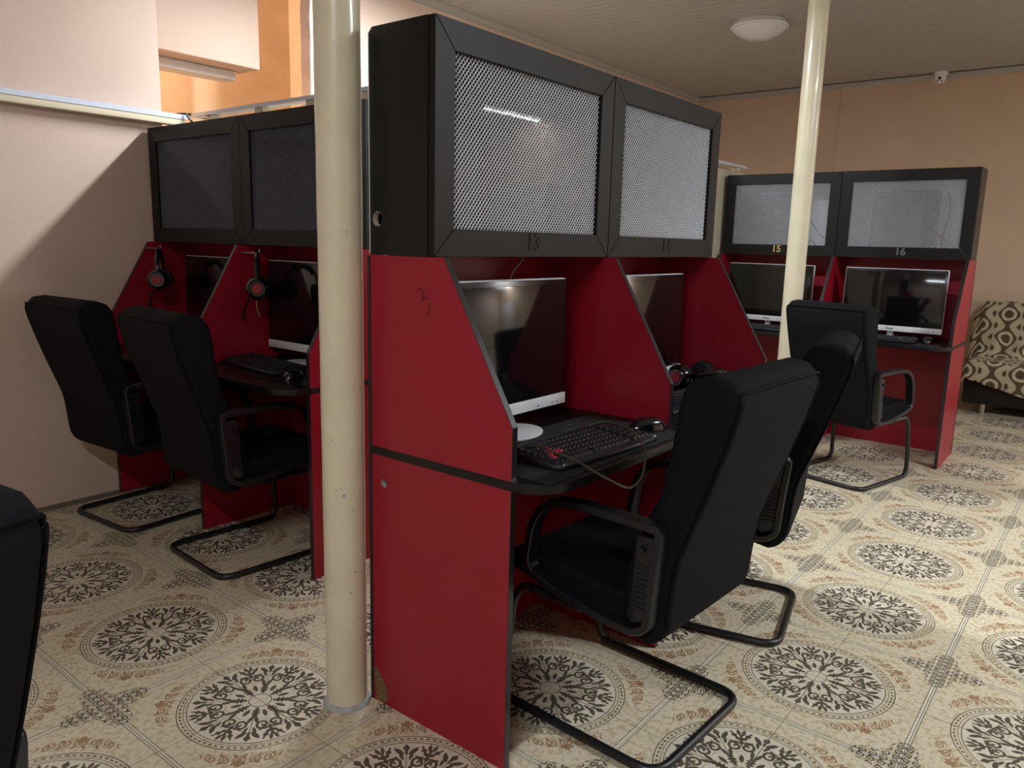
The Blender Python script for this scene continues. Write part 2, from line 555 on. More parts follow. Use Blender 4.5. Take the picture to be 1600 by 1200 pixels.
# walls
OPX0, OPX1 = 0.741, 1.70          # tall opening in the long wall
WT = 0.09
struct(B('wall_left', (X0, YB, 0), (OPX0, YB + WT, ZC), 'wall'))
struct(B('wall_back', (OPX1, YB, 0), (X1, YB + WT, ZC), 'wall'))
struct(B('wall_far', (X1, Y0, 0), (X1 + .1, YB + WT, ZC), 'far_wall'))
struct(B('wall_near', (X0, Y0 - .1, 0), (X1 + .1, Y0, ZC), 'wall'))
struct(B('wall_side', (X0 - .1, Y0 - .1, 0), (X0, YB + WT, ZC), 'wall'))
# unseen white door, added for a pale reflection in the nearest screen
d1 = struct(B('door_stand_in', (X1 - .045, -5.30, .005), (X1 - .002, -4.45, 2.05), 'white_trim', bevel=.003))
B('door_frame', (X1 - .06, -5.37, 0), (X1 - .001, -5.305, 2.12), 'white_trim', d1); B('door_frame', (X1 - .06, -4.445, 0), (X1 - .001, -4.38, 2.12), 'white_trim', d1); B('door_frame', (X1 - .06, -5.30, 2.055), (X1 - .001, -4.45, 2.12), 'white_trim', d1)
T('door_handle', fillet([(X1 - .045, -4.53, 1.0), (X1 - .095, -4.53, 1.0), (X1 - .095, -4.64, 1.0)], .015), .009, 'steel', d1)
# recess behind the opening
struct(B('wall_recess_back', (-.2, 4.05, 0), (3.2, 4.15, 3.3), 'orange'))
struct(B('wall_recess_left', (-.3, YB + WT, 0), (-.2, 4.05, 3.3), 'orange'))
struct(B('wall_recess_right', (2.35, YB + WT, 0), (2.45, 4.05, 3.3), 'orange'))
struct(B('ceiling_recess', (-.3, YB + WT, 3.3), (2.45, 4.15, 3.36), 'wall'))
bm = bmesh.new(); box(bm, (-.19, 3.30, 2.345), (1.585, 3.52, 3.29))
struct(mk('trim_1', bm, 'wall', bevel=0.008))
bm = bmesh.new(); box(bm, (-.19, 3.46, 2.29), (1.515, 3.60, 2.344))
struct(mk('trim_2', bm, 'white_trim', bevel=0.006))
# plaster edge at the end of the back wall
bm = bmesh.new(); n = 26
prev = None
random.seed(9)
for k in range(n + 1):
    z_ = ZC * k / n; dx = random.uniform(-.004, .006)
    r_ = [bm.verts.new((OPX1 - .012 - dx, YB - .002, z_)), bm.verts.new((OPX1 + .03 + dx, YB - .002, z_)), bm.verts.new((OPX1 + .03, YB + WT, z_)), bm.verts.new((OPX1 - .012 - dx, YB + WT, z_))]
    if prev:
        for q in range(4): bm.faces.new((prev[q], prev[(q + 1) % 4], r_[(q + 1) % 4], r_[q]))
    else: bm.faces.new(r_)
    prev = r_
bm.faces.new(prev)
struct(mk('trim_3', bm, 'pink'))
# chased outline of an old socket box in the recess
bm = bmesh.new()
tube(bm, smooth_path([(1.40, 4.045, 1.98), (1.40, 4.045, 2.10), (1.44, 4.045, 2.125), (1.53, 4.045, 2.135), (1.60, 4.045, 2.125), (1.72, 4.045, 2.12)], 3), 0.006, 6)
tag(mk('wall_groove', bm, 'cable_black'), 'dark ragged groove cut in the orange recess wall', 'groove')

# ceiling: PVC planks running across the room
ceil = struct(B('ceiling', (X0, Y0, ZC + .012), (X1 + .05, YB + .05, ZC + .08), 'pvc'))
PW = 0.25
def plank_bm(bm):
    prof = []
    ribs = 3; rw = (PW - .004) / ribs
    for k in range(ribs):
        s = k * rw
        prof += [(s + .0, .006), (s + .004, .0), (s + rw - .010, .0), (s + rw - .006, .004)]
    prof.append((PW - .004, .006))
    A = [bm.verts.new((x_, Y0 + .002, z_)) for x_, z_ in prof]; C = [bm.verts.new((x_, YB - .002, z_)) for x_, z_ in prof]
    for k in range(len(prof) - 1): bm.faces.new((A[k], C[k], C[k + 1], A[k + 1]))
    e0 = [bm.verts.new((x_, yy, .0115)) for yy in (Y0 + .002, YB - .002) for x_ in (0, PW - .004)]
    bm.faces.new((e0[0], e0[1], e0[3], e0[2]))
bm = bmesh.new(); plank_bm(bm)
pl0 = None; xk = X0
while xk + PW <= X1 + .03:
    if pl0 is None: pl0 = mk('ceiling_plank', bm, 'pvc', ceil, loc=(xk, 0, ZC))
    else: share('ceiling_plank', pl0, ceil, (xk, 0, ZC))
    xk += PW
# cornice mouldings
def cornice(name, a, b_):
    bm = bmesh.new(); a = Vector(a); b_ = Vector(b_); t = (b_ - a).normalized(); nrm = Vector((0, 0, 1)).cross(t)
    prof = [(0, 0), (.0, -.045), (.008, -.045), (.012, -.028), (.028, -.012), (.045, -.008), (.045, 0)]
    A = [bm.verts.new(a + nrm * p_ + Vector((0, 0, q_))) for p_, q_ in prof]; C = [bm.verts.new(b_ + nrm * p_ + Vector((0, 0, q_))) for p_, q_ in prof]
    for k in range(len(prof)): j = (k + 1) % len(prof); bm.faces.new((A[k], C[k], C[j], A[j]))
    bm.faces.new(A); bm.faces.new(C)
    return struct(mk(name, bm, 'pvc'))
cornice('trim_4', (X1, YB - .001, ZC), (OPX1 + .05, YB - .001, ZC))
cornice('trim_5', (X1 - .001, Y0, ZC), (X1 - .001, YB, ZC))

# ---------------------------------------------------------------- partition and rails
PX = 0.905
B('partition_panel', (PX, 1.33, 0), (PX + .02, YB - .001, 1.865), 'partition')
tag(bpy.data.objects['partition_panel'], 'pale partition board standing behind the two wall-side cabinets', 'partition')
o = B('partition_panel', (PX + .03, 1.352, 0), (4.58, 1.372, 1.90), 'partition')
tag(o, 'cream partition board ending beside cabinet fifteen', 'partition')

def rail(name, a, b_, label, blocks=(), block_h=.034, wood=False):
    """aluminium channel on a wooden batten or on wooden blocks"""
    a = Vector(a); b_ = Vector(b_); L = (b_ - a).length; ang = math.atan2((b_ - a).y, (b_ - a).x)
    root = empty(name, a, ang); tag(root, label, 'rail')
    bm = bmesh.new()
    hh = .024 if wood else .018
    prof = [(-.030, 0), (.030, 0), (.030, hh), (.022, hh), (.022, .008), (-.022, .008), (-.022, hh), (-.030, hh)]
    prism(bm, prof, lambda p_, q_, t: (t, p_, q_), 0, L)
    ch = mk('channel', bm, 'alu', root)
    if wood:
        B('batten', (0.0, -.027, -.032), (L - .01, .027, -.0005), 'wood', root, bevel=.002)
    for s in blocks:
        B('wood_block', (s - .035, -.024, -block_h), (s + .035, .024, -.0005), 'wood', root, bevel=.003)
    return root
rail('top_rail', (X0 + .02, YB - .031, 1.921), (PX - .06, YB - .031, 1.921), 'white metal rail on wooden batten along the left wall', wood=True)
rail('top_rail', (PX + .012, YB - .03, 1.944), (PX + .012, 1.34, 1.944), 'grey metal rail on wooden blocks above the wall-side cabinets', blocks=(.16, .60, 1.0, 1.38), block_h=.078)
rail('top_rail', (PX + .06, 1.362, 1.934), (4.56, 1.362, 1.934), 'short end of white metal rail behind cabinet fifteen', blocks=(.5, 1.5, 2.5, 3.45), block_h=.033)
bm = bmesh.new()
tube(bm, smooth_path([(.83, 2.86, 1.95), (.86, 2.845, 1.905), (.875, 2.84, 1.88)], 4), .006, 6)
tag(mk('cable_tie', bm, 'cable_black'), 'black tie where the two metal rails meet in the corner', 'cable')

# ================================================================== DESK UNITS
W, D, YC, ZB, ZT, ZS, ZD = 0.815, 0.4934, 0.2605, 1.2934, 1.8578, 0.903, 0.772
PT = 0.018; DT = 0.024; BT = 0.012
RW = 0.0705; DH = ZT - ZB

def wire_mesh_bm(wd, ht, pitch=0.0132):
    """expanded metal: two families of tilted strands"""
    bm = bmesh.new()
    def strand(x0, z0, x1, z1, face):
        d = Vector((x1 - x0, 0, z1 - z0)); L = d.length
        if L < .004: return
        d.normalize(); n = Vector((-d.z, 0, d.x))
        if face: wv = n * .00100 + Vector((0, .0008, 0)); tv = Vector((0, .0005, 0)) - n * .0002
        else: wv = n * .00038 + Vector((0, -.0012, 0)); tv = n * .00022
        a = Vector((x0, 0, z0)); b_ = Vector((x1, 0, z1))
        off = Vector((0, 0.0009 if face else 0.0, 0))
        vs = [bm.verts.new(p_ + off + s1 * wv + s2 * tv) for p_ in (a, b_) for s1, s2 in ((-1, -1), (1, -1), (1, 1), (-1, 1))]
        for k in range(4): j = (k + 1) % 4; bm.faces.new((vs[k], vs[j], vs[4 + j], vs[4 + k]))
    SL = 1.15
    n = int((wd + ht / SL) / pitch) + 2
    for k in range(-n, n):
        for sgn in (1, -1):
            c = k * pitch + (0 if sgn > 0 else pitch * .5)
            # x = c + sgn*z/SL
            z0, z1 = 0.0, ht
            x0 = c; x1 = c + sgn * ht / SL
            if sgn < 0: x0 += ht / SL; x1 += ht / SL
            # clip to 0..wd
            def clip(xa, za, xb, zb):
                for lim, s in ((0, 1), (wd, -1)):
                    fa = (xa - lim) * s; fb = (xb - lim) * s
                    if fa < 0 and fb < 0: return None
                    if fa < 0: t = fa / (fa - fb); xa, za = xa + (xb - xa) * t, za + (zb - za) * t
                    elif fb < 0: t = fb / (fb - fa); xb, zb = xb + (xa - xb) * t, zb + (za - zb) * t
                return xa, za, xb, zb
            r_ = clip(x0, z0, x1, z1)
            if r_: strand(*r_, sgn > 0)
    return bm

door_cache = {}
def make_door(parent, lx, numeral, nmat, dark=False):
    """framed door with glass and expanded metal, its front face at local y=0"""
    root = empty('door', (lx, 0, 0), 0, parent)
    g = 0.0012
    if 'rails' not in door_cache:
        a, h, r_ = W - .003, DH, RW
        outs = [[(0, 0), (a, 0), (a - r_, r_), (r_, r_)], [(a, h), (0, h), (r_, h - r_), (a - r_, h - r_)],
                [(0, h), (0, 0), (r_, r_), (r_, h - r_)], [(a, 0), (a, h), (a - r_, h - r_), (a - r_, r_)]]
        L = []
        for i, pts in enumerate(outs):
            c = Vector((sum(p_[0] for p_ in pts) / 4, sum(p_[1] for p_ in pts) / 4))
            ins = []
            for p_ in pts:   # shrink mitre ends slightly along the rail
                q = list(p_)
                ax = 0 if i < 2 else 1
                q[ax] += g * .5 if p_[ax] < c[ax] else -g * .5
                ins.append(tuple(q))
            bm = bmesh.new(); prism(bm, ins, lambda p_, q_, t: (p_, t, q_), 0, .022)
            o = mk('frame_rail', bm, 'frame_black', root, bevel=.0012, seg=1)
            L.append(o)
        seam = []
        for (x0, z0, x1, z1) in ((0, 0, r_, r_), (a, h, a - r_, h - r_), (0, h, r_, h - r_), (a, 0, a - r_, r_)):
            bm = bmesh.new()
            d = Vector((x1 - x0, 0, z1 - z0)).normalized(); n = Vector((-d.z, 0, d.x)) * .003
            vs = [bm.verts.new(Vector((x_, y_, z_)) + s * n) for y_ in (.0025, .016) for x_, z_, s in ((x0 + d.x * .004, z0 + d.z * .004, 1), (x0 + d.x * .004, z0 + d.z * .004, -1), (x1 - d.x * .004, z1 - d.z * .004, -1), (x1 - d.x * .004, z1 - d.z * .004, 1))]
            bm.faces.new(vs[:4]); bm.faces.new(vs[4:])
            for k in range(4): bm.faces.new((vs[k], vs[(k + 1) % 4], vs[4 + (k + 1) % 4], vs[4 + k]))
            seam.append(mk('mitre_joint', bm, 'core', root))
        bm = bmesh.new(); box(bm, (r_ - .004, .0160, r_ - .004), (a - r_ + .004, .0185, h - r_ + .004))
        gl = mk('glass_pane', bm, 'glass', root)
        bm = wire_mesh_bm(a - 2 * r_ + .006, h - 2 * r_ + .006)
        ms = mk('wire_mesh', bm, 'mesh', root, loc=(r_ - .003, .0120, r_ - .003)); ms['kind'] = 'stuff'
        door_cache['rails'] = (L, seam, gl, ms)
    else:
        L, seam, gl, ms = door_cache['rails']
        for o in L: share('frame_rail', o, root)
        [share('mitre_joint', q, root) for q in seam]; share('glass_pane', gl, root)
        m2 = share('wire_mesh', ms, root, (RW - .003, .0120, RW - .003)); m2['kind'] = 'stuff'
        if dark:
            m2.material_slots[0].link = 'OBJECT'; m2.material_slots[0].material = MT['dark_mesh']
    if numeral:
        text_obj('door_number', numeral, 0.066, nmat, root, (W * .5, -.0016, .040), (PI / 2, 0, 0), .0014 if nmat != 'dark_numeral' else .0003, .0012)
    return root

def plate(name, pts, holes, x0, x1, mat, parent):
    bm = bmesh.new(); prism(bm, pts, lambda a, b_, t: (t, a, b_), x0, x1, holes)
    return mk(name, bm, mat, parent)

def make_unit(loc, rz, desk_label, cab_label, numerals, interior='dark', end_hole=False):
    """two-place computer desk with dividers, and the cabinet above it"""
    desk = empty('computer_desk', loc, rz); tag(desk, desk_label, 'desk')
    top_y = 0.2265
    for k in range(3):
        x0 = (0, W - PT / 2, 2 * W - PT)[k]; x1 = x0 + PT
        upper = [(D, ZD), (D, ZB - .001), (top_y, ZB - .001), (0, ZS), (0, ZD)]
        lower = [(D, 0.0), (D, ZD - DT), (0, ZD - DT), (0, 0.0)]
        hl = []
        if end_hole and k == 0:
            hl = [circle(.445, .672, .0125)]
            lower = [(D, 0.0), (D, ZD - DT), (0, ZD - DT), (0, 0.0), (.418, 0.0), (.423, .030), (.434, .058), (.462, .086), (.478, .106), (.4835, .110), (.4835, 0.0)]
            lower = [(D, 0.0), (D, ZD - DT), (0, ZD - DT), (0, 0.0)]
        up_o = plate('divider_panel', upper, [], x0, x1, 'red', desk)
        lo_o = plate('side_panel', lower, hl, x0, x1, 'red', desk)
        # edge bands, proud of the edges
        bm = bmesh.new()
        e = .0016
        band = [(top_y, ZB - .001), (0, ZS), (0, ZD), (-e, ZD), (-e, ZS + .0004), (top_y - e * .86, ZB - .001)]
        prism(bm, band, lambda a, b_, t: (t, a, b_), x0 - .0003, x1 + .0003)
        mk('edge_band', bm, 'edge', up_o)
        bm = bmesh.new(); box(bm, (x0 - .0003, -e, 0.001), (x1 + .0003, 0, ZD - DT)); mk('edge_band', bm, 'edge', lo_o)
        if end_hole and k == 0:
            # hole lining, chipped corner, pen mark and scratch on the near end panel
            bm = bmesh.new()
            lin = circle(.445, .672, .0125); lin2 = circle(.445, .672, .0117)
            prism(bm, lin, lambda a, b_, t: (t, a, b_), x0 + .0008, x1 - .0008, [lin2])
            tag(mk('hole_lining', bm, 'core', lo_o), 'raw board edge of cable hole')
            bm = bmesh.new()
            chip = [(.478, .004), (.4925, .098), (.484, .106), (.470, .094), (.452, .074), (.438, .052), (.434, .028), (.440, .004)]
            prism(bm, chip, lambda a, b_, t: (t + (.0010 * math.sin(a * 900) * math.cos(b_ * 700) if t < x0 else 0), a, b_), x0 - .0012, x0 + .004)
            tag(mk('chipped_corner', bm, 'chipboard', lo_o), 'torn corner showing brown chipboard')
            pts = [(.314, 1.209), (.307, 1.215), (.299, 1.208), (.296, 1.194), (.299, 1.182), (.296, 1.188), (.290, 1.1925), (.281, 1.190), (.275, 1.180), (.2745, 1.164), (.280, 1.146)]
            o = T('pen_mark', smooth_path([(x0 - .0001, a, b_) for a, b_ in pts], 4), .0013, 'marker', up_o, 6)
            tag(o, 'handwritten 3 in dark pen')
            T('scratch', [(x0, .393, 1.141), (x0, .33, 1.1405), (x0, .265, 1.141)], .0007, 'scratch', up_o, 5)
    # worktop with rounded front corners
    rr = .11; fy = -.105
    out = [(0, D), (2 * W, D), (2 * W, .0)]
    out += [(2 * W - rr + rr * math.cos(t), fy + rr - rr * math.sin(t)) for t in [PI / 2 * k / 8 for k in range(9)]]
    out += [(rr - rr * math.sin(t), fy + rr - rr * math.cos(t)) for t in [PI / 2 * k / 8 for k in range(9)]]
    bm = bmesh.new(); prism(bm, out, lambda a, b_, t: (a, b_, t), ZD - DT, ZD - .0002)
    mk('worktop', bm, 'black_board', desk, bevel=.0025)
    bp = B('back_panel', (.001, D, 0.0), (2 * W - .001, D + BT, ZB - .002), 'red', desk)
    B('edge_band', (-.0012, D + .0002, 0), (.001, D + BT, ZB - .002), 'edge', bp); B('edge_band', (2 * W - .001, D + .0002, 0), (2 * W + .0012, D + BT, ZB - .002), 'edge', bp)

    cab = empty('overhead_cabinet', Vector(loc) + Vector((0, 0, ZB)), rz); tag(cab, cab_label, 'cabinet')
    t = .018; y0 = YC + .0225
    side = [(y0, 0), (D, 0), (D, DH - .012), (D - .012, DH), (y0, DH)]
    hole = [circle(.464, .0925, .0195)]
    so = plate('cabinet_side', side, hole if end_hole else [], 0, t, 'black_board', cab)
    if end_hole:
        bm = bmesh.new()
        prism(bm, circle(.464, .0925, .0195), lambda a, b_, q: (q, a, b_), .0006, t - .0006, [circle(.464, .0925, .0186)])
        tag(mk('hole_lining', bm, 'core', so), 'raw board edge of cable hole')
    plate('cabinet_side', side, [], 2 * W - t, 2 * W, 'black_board', cab)
    B('cabinet_divider', (W - t / 2, y0, t), (W + t / 2, D - .004, DH - t), 'black_board', cab)
    B('cabinet_bottom', (t, y0, 0), (2 * W - t, D - .004, t), 'black_board', cab)
    B('cabinet_top', (t, y0, DH - t), (2 * W - t, D - .012, DH), 'black_board', cab)
    B('cabinet_back', (.001, D, .004), (2 * W - .001, D + .004, DH - .012), 'white_trim', cab)
    if interior == 'dark':
        B('back_lining', (t, D - .003, t), (2 * W - t, D - .0002, DH - t), 'black_board', cab)
    for k in range(2):
        d = make_door(cab, .0015 + k * W, numerals[k][0] if numerals[k] else None, numerals[k][1] if numerals[k] else None, dark=not numerals[k])
        d.location.y = YC
    return desk, cab

LO = (0.3875, 2.911, 0); RO = (3.9254, 1.3275, 0)
make_unit((0, 0, 0), 0, 'red two-seat computer desk in the middle with pen mark on its end panel', 'tall black mesh-door cabinet over the middle desk, nearest the camera',
          (('13', 'dark_numeral'), ('14', 'dark_numeral')), end_hole=True)
make_unit(LO, -PI / 2, 'red computer desk against the left wall behind the cream pillar', 'black mesh-door cabinet by the left wall below the metal rail', (None, None))
make_unit(RO, -PI / 2, 'red computer desk at the right under the doors numbered 15 and 16', 'black mesh-door cabinet numbered 15 and 16', (('15', 'brass'), ('16', 'grey_numeral')), interior='white')

def unit_pt(org, rz, lx, ly, lz=0.0):
    v = Matrix.Rotation(rz, 3, 'Z') @ Vector((lx, ly, lz)); return Vector(org) + v

# ---------------------------------------------------------------- computers inside the cabinets
def make_pc(label, loc, rz, wd, ht, dp, led=False, io=False):
    root = empty('desktop_computer', loc, rz); tag(root, label, 'computer', 'computers inside the mesh cabinets')
    B('case', (-wd / 2, 0, .006), (wd / 2, dp, ht), 'case', root, bevel=.004)
    for sx in (-1, 1):
        for yy in (.02, dp - .03): B('foot', (sx * wd * .4 - .015, yy, 0), (sx * wd * .4 + .015, yy + .02, .007), 'plastic', root)
    bm = bmesh.new(); box(bm, (-wd / 2 + .015, -.0015, .02), (wd / 2 - .015, .0005, ht - .014))
    sp = mk('side_cover', bm, 'case', root, bevel=.001, seg=1)
    if io:
        bm = bmesh.new(); box(bm, (wd * .22, -.004, ht * .36), (wd * .36, -.001, ht * .74)); ip = mk('port_plate', bm, 'steel', root)
        for k in range(5):
            bm = bmesh.new(); z0 = ht * .38 + k * ht * .066; box(bm, (wd * .24, -.007, z0), (wd * .34, -.0035, z0 + ht * .045)); mk('port', bm, 'plastic', ip)
    if led:
        bm = bmesh.new(); lathe(bm, [(0, 0), (.0045, 0), (.0045, .003), (0, .003)], 10, Matrix.Translation((-wd * .33, -.0015, ht * .62)) @ Matrix.Rotation(PI / 2, 4, 'X'))
        mk('power_light', bm, 'led', root)
    return root
zc = ZB + .0185
PY = .315; PD = .165
for k, cx in enumerate((.40, 1.22)):
    make_pc(('dark desktop computer behind the nearest mesh door', 'dark desktop computer behind the second mesh door of the middle desk')[k], (cx, PY, zc), 0, .56, .43, PD)
p_ = unit_pt(LO, -PI / 2, .40, PY); make_pc('dark desktop computer with grey plugs behind the corner mesh door', (p_.x, p_.y, zc), -PI / 2, .50, .42, PD, io=True)
p_ = unit_pt(LO, -PI / 2, 1.20, PY); make_pc('dark desktop computer with a red power light', (p_.x, p_.y, zc), -PI / 2, .56, .42, PD, led=True)
p_ = unit_pt(RO, -PI / 2, .29, PY); make_pc('dark desktop computer behind the right-hand mesh door crossed by the thin pillar', (p_.x, p_.y, zc), -PI / 2, .46, .42, PD)
p_ = unit_pt(RO, -PI / 2, 1.20, PY); make_pc('dark desktop computer in the far right cabinet with white back showing both sides', (p_.x, p_.y, zc), -PI / 2, .38, .42, PD)

def cable(pts, r_, mat, label, n=6, group=None):
    o = T('cable', smooth_path(pts, n), r_, mat, None, 7)
    return tag(o, label, 'cable', group)
def upts(org, rz, L): return [unit_pt(org, rz, *p_) for p_ in L]
# grey plug lead in the corner cabinet
cable(upts(LO, -PI / 2, [(.555, .300, zc + .33), (.60, .296, zc + .335), (.625, .297, zc + .30), (.628, .298, zc + .18), (.625, .297, zc + .09), (.635, .299, zc + .04), (.64, .30, zc + .005)]), .006, 'cable_white', 'grey monitor lead hanging in the corner cabinet')
cable(upts(LO, -PI / 2, [(.555, .300, zc + .055), (.585, .297, zc + .052), (.615, .298, zc + .02), (.63, .30, zc + .006)]), .006, 'cable_white', 'short grey plug lead low in the corner cabinet')
# leads in the right cabinet
cable(upts(RO, -PI / 2, [(.53, .30, zc + .36), (.58, .31, zc + .27), (.63, .315, zc + .20), (.69, .32, zc + .12), (.73, .33, zc + .10)]), .0035, 'cable_black', 'black lead crossing the white back of cabinet 15')
cable(upts(RO, -PI / 2, [(.53, .31, zc + .20), (.56, .30, zc + .14), (.60, .31, zc + .07), (.64, .30, zc + .09), (.67, .31, zc + .04), (.70, .31, zc + .006)]), .004, 'cable_black', 'curled black lead low in cabinet 15')
cable(upts(RO, -PI / 2, [(.535, .30, zc + .06), (.60, .31, zc + .02), (.66, .30, zc + .03), (.75, .31, zc + .006)]), .004, 'cable_black', 'black lead lying on the floor of cabinet 15')
cable(upts(RO, -PI / 2, [(1.46, .30, zc + .40), (1.475, .30, zc + .30), (1.465, .30, zc + .18), (1.45, .30, zc + .10), (1.47, .30, zc + .006)]), .0045, 'cable_black', 'black lead hanging straight in cabinet 16')
cable(upts(RO, -PI / 2, [(1.40, .30, zc + .15), (1.44, .295, zc + .13), (1.50, .30, zc + .08), (1.56, .31, zc + .03), (1.60, .32, zc + .006)]), .0045, 'cable_black', 'black lead sagging to the right in cabinet 16')
cable(upts(RO, -PI / 2, [(1.395, .298, zc + .18), (1.415, .295, zc + .17), (1.43, .297, zc + .12), (1.42, .298, zc + .05), (1.43, .30, zc + .006)]), .006, 'cable_red', 'reddish lead beside the computer in cabinet 16')
cable(upts(RO, -PI / 2, [(.775, .43, ZB - .004), (.755, .42, 1.23), (.735, .40, 1.17), (.745, .39, 1.10), (.720, .40, 1.02), (.700, .42, .90), (.690, .44, ZD + .003)]), .0035, 'cable_red', 'pinkish lead hanging between the two right-hand screens')
cable(upts(RO, -PI / 2, [(.785, .44, ZB - .004), (.77, .43, 1.2), (.755, .42, 1.05), (.735, .43, .92), (.74, .45, ZD + .003)]), .0035, 'cable_black', 'black lead hanging between the two right-hand screens')
cable([(.64, .47, ZB - .002), (.60, .46, 1.265), (.575, .465, 1.24), (.56, .47, 1.20)], .003, 'cable_white', 'pale lead under the nearest mesh door')

# ================================================================== CHAIRS
def make_chair():
    root = empty('office_chair')
    hw = .238
    # backrest profile (forward, height)
    back = [(-.335, .405), (-.312, .360), (-.275, .345), (-.205, .36), (-.195, .47), (-.214, .56), (-.245, .65), (-.285, .735), (-.305, .81), (-.316, .90), (-.322, .965), (-.333, 1.005), (-.356, 1.034), (-.400, 1.050), (-.446, 1.046), (-.474, 1.028), (-.483, .990), (-.455, .886), (-.417, .77), (-.381, .67), (-.354, .592), (-.343, .52)]
    bm = bmesh.new(); prism(bm, back, lambda a, b_, t: (t, a, b_), -hw, hw)
    bb = mk('backrest', bm, 'fabric', root, smooth=True, bevel=.024, seg=4)
    seamL = [(-.335, .42), (-.344, .52), (-.355, .592), (-.382, .67), (-.418, .77), (-.456, .886), (-.482, .98), (-.480, 1.010)]
    pts = [(-hw + .0075, a + .0055, b_) for a, b_ in seamL] + [(-hw + .05, -.479, 1.020), (hw - .05, -.479, 1.020)] + [(hw - .0075, a + .0055, b_) for a, b_ in reversed(seamL)]
    bm = bmesh.new(); tube(bm, smooth_path(pts, 3), .0035, 6); mk('seam', bm, 'piping', bb, smooth=True)
    # seat
    seat = [(-.26, .352), (-.12, .366), (.02, .380), (.12, .395), (.175, .405), (.200, .425), (.200, .452), (.178, .472), (.12, .478), (0, .470), (-.12, .458), (-.215, .455)]
    bm = bmesh.new(); prism(bm, seat, lambda a, b_, t: (t, a, b_), -.218, .218)
    mk('seat', bm, 'fabric', root, smooth=True, bevel=.018, seg=3)
    # armrests: closed plastic loops with a slotted rear upright
    for s in (-1, 1):
        cx = s * .258
        loop = [(-.322, .672), (-.10, .675), (-.01, .668), (.045, .635), (.072, .58), (.088, .48), (.075, .448), (0, .425), (-.16, .396), (-.262, .392), (-.300, .415), (-.305, .50), (-.314, .60)]
        path = fillet([(cx, a, b_) for a, b_ in loop], .02, 3, True)
        sec = [(-1, -.55), (-.8, -.75), (.8, -.75), (1, -.55), (1, .55), (.8, .75), (-.8, .75), (-1, .55)]
        bm = bmesh.new()
        # keep the section's long side across the chair
        P = [Vector(q) for q in path]; n = len(P); rings = []
        for i in range(n):
            tq = (P[(i + 1) % n] - P[i - 1]).normalized(); nr = Vector((1, 0, 0)).cross(tq)
            k = 1.0
            rings.append([bm.verts.new(P[i] + Vector((1, 0, 0)) * c * .022 + nr * d_ * .015) for c, d_ in sec])
        for i in range(n):
            A, C = rings[i], rings[(i + 1) % n]
            for k in range(8): bm.faces.new((A[k], A[(k + 1) % 8], C[(k + 1) % 8], C[k]))
        arm = mk('armrest', bm, 'plastic', root, smooth=True, sharp=30)
        bm = bmesh.new()
        prism(bm, [(-.310, .645), (-.255, .645), (-.248, .50), (-.235, .425), (-.255, .41), (-.292, .425), (-.298, .50)], lambda a, b_, t: (t, a, b_), cx - .010, cx + .010)
        mk('slotted_plate', bm, 'plastic', arm, bevel=.003)
        r0 = None
        for k in range(10):
            z_ = .455 + k * .0125; f0 = -.288 + (-.010) * (k / 10)
            bm = bmesh.new(); box(bm, (cx - .0135, f0, z_), (cx + .0135, f0 + .034, z_ + .006))
            mk('rib', bm, 'plastic', arm, bevel=.001, seg=1)
        for (a, b_) in ((-.279, .615), (-.10, .404)):
            bm = bmesh.new(); lathe(bm, [(0, -.026), (.007, -.026), (.008, -.022), (.008, .022), (.007, .026), (0, .026)], 12, Matrix.Translation((cx, a, b_)) @ Matrix.Rotation(PI / 2, 4, 'Y'))
            mk('bolt', bm, 'plastic', arm)
    # cantilever base, one bent tube
    sx = .228
    half = [(-.205, -.06, .362), (-.222, .06, .372), (-sx, .125, .378), (-sx - .004, .160, .335), (-sx - .010, .176, .18), (-sx - .012, .182, .060), (-sx - .012, .165, .0145), (-sx - .012, .10, .0135), (-sx - .012, -.335, .0135)]
    pts = half + [(-x_, y_, z_) for x_, y_, z_ in reversed(half)]
    path = fillet(pts, .07, 6)
    bm = bmesh.new(); tube(bm, path, .0125, 10)
    mk('sled_base', bm, 'tube', root, smooth=True, sharp=60)
    bm = bmesh.new(); box(bm, (-.20, -.20, .345), (.20, .02, .362)); mk('seat_plate', bm, 'plastic', root, bevel=.004)
    return root
chair = make_chair()
SPOTS = [
    (.478, .005, -3, 'black fabric cantilever chair nearest the camera at the middle desk'),
    (1.235, .055, 12, 'black fabric cantilever chair at the second place of the middle desk'),
    (3.475, .085, -104, 'black fabric cantilever chair in front of the screen under number 16'),
    (.485, 1.74, -94, 'black cantilever chair by the left wall desk, the one next to the pillar'),
    (.45, 2.535, -86, 'black cantilever chair closest to the left wall in the corner'),
    (-1.404, .245, 14, 'black fabric chair cut off by the left edge, close to the camera'),
]
for k, (x_, y_, a_, lab) in enumerate(SPOTS):
    o = chair if k == 0 else copy_tree(chair)
    o.location = (x_, y_, 0); o.rotation_euler = (0, 0, R(a_))
    tag(o, lab, 'chair', 'black cantilever office chairs')

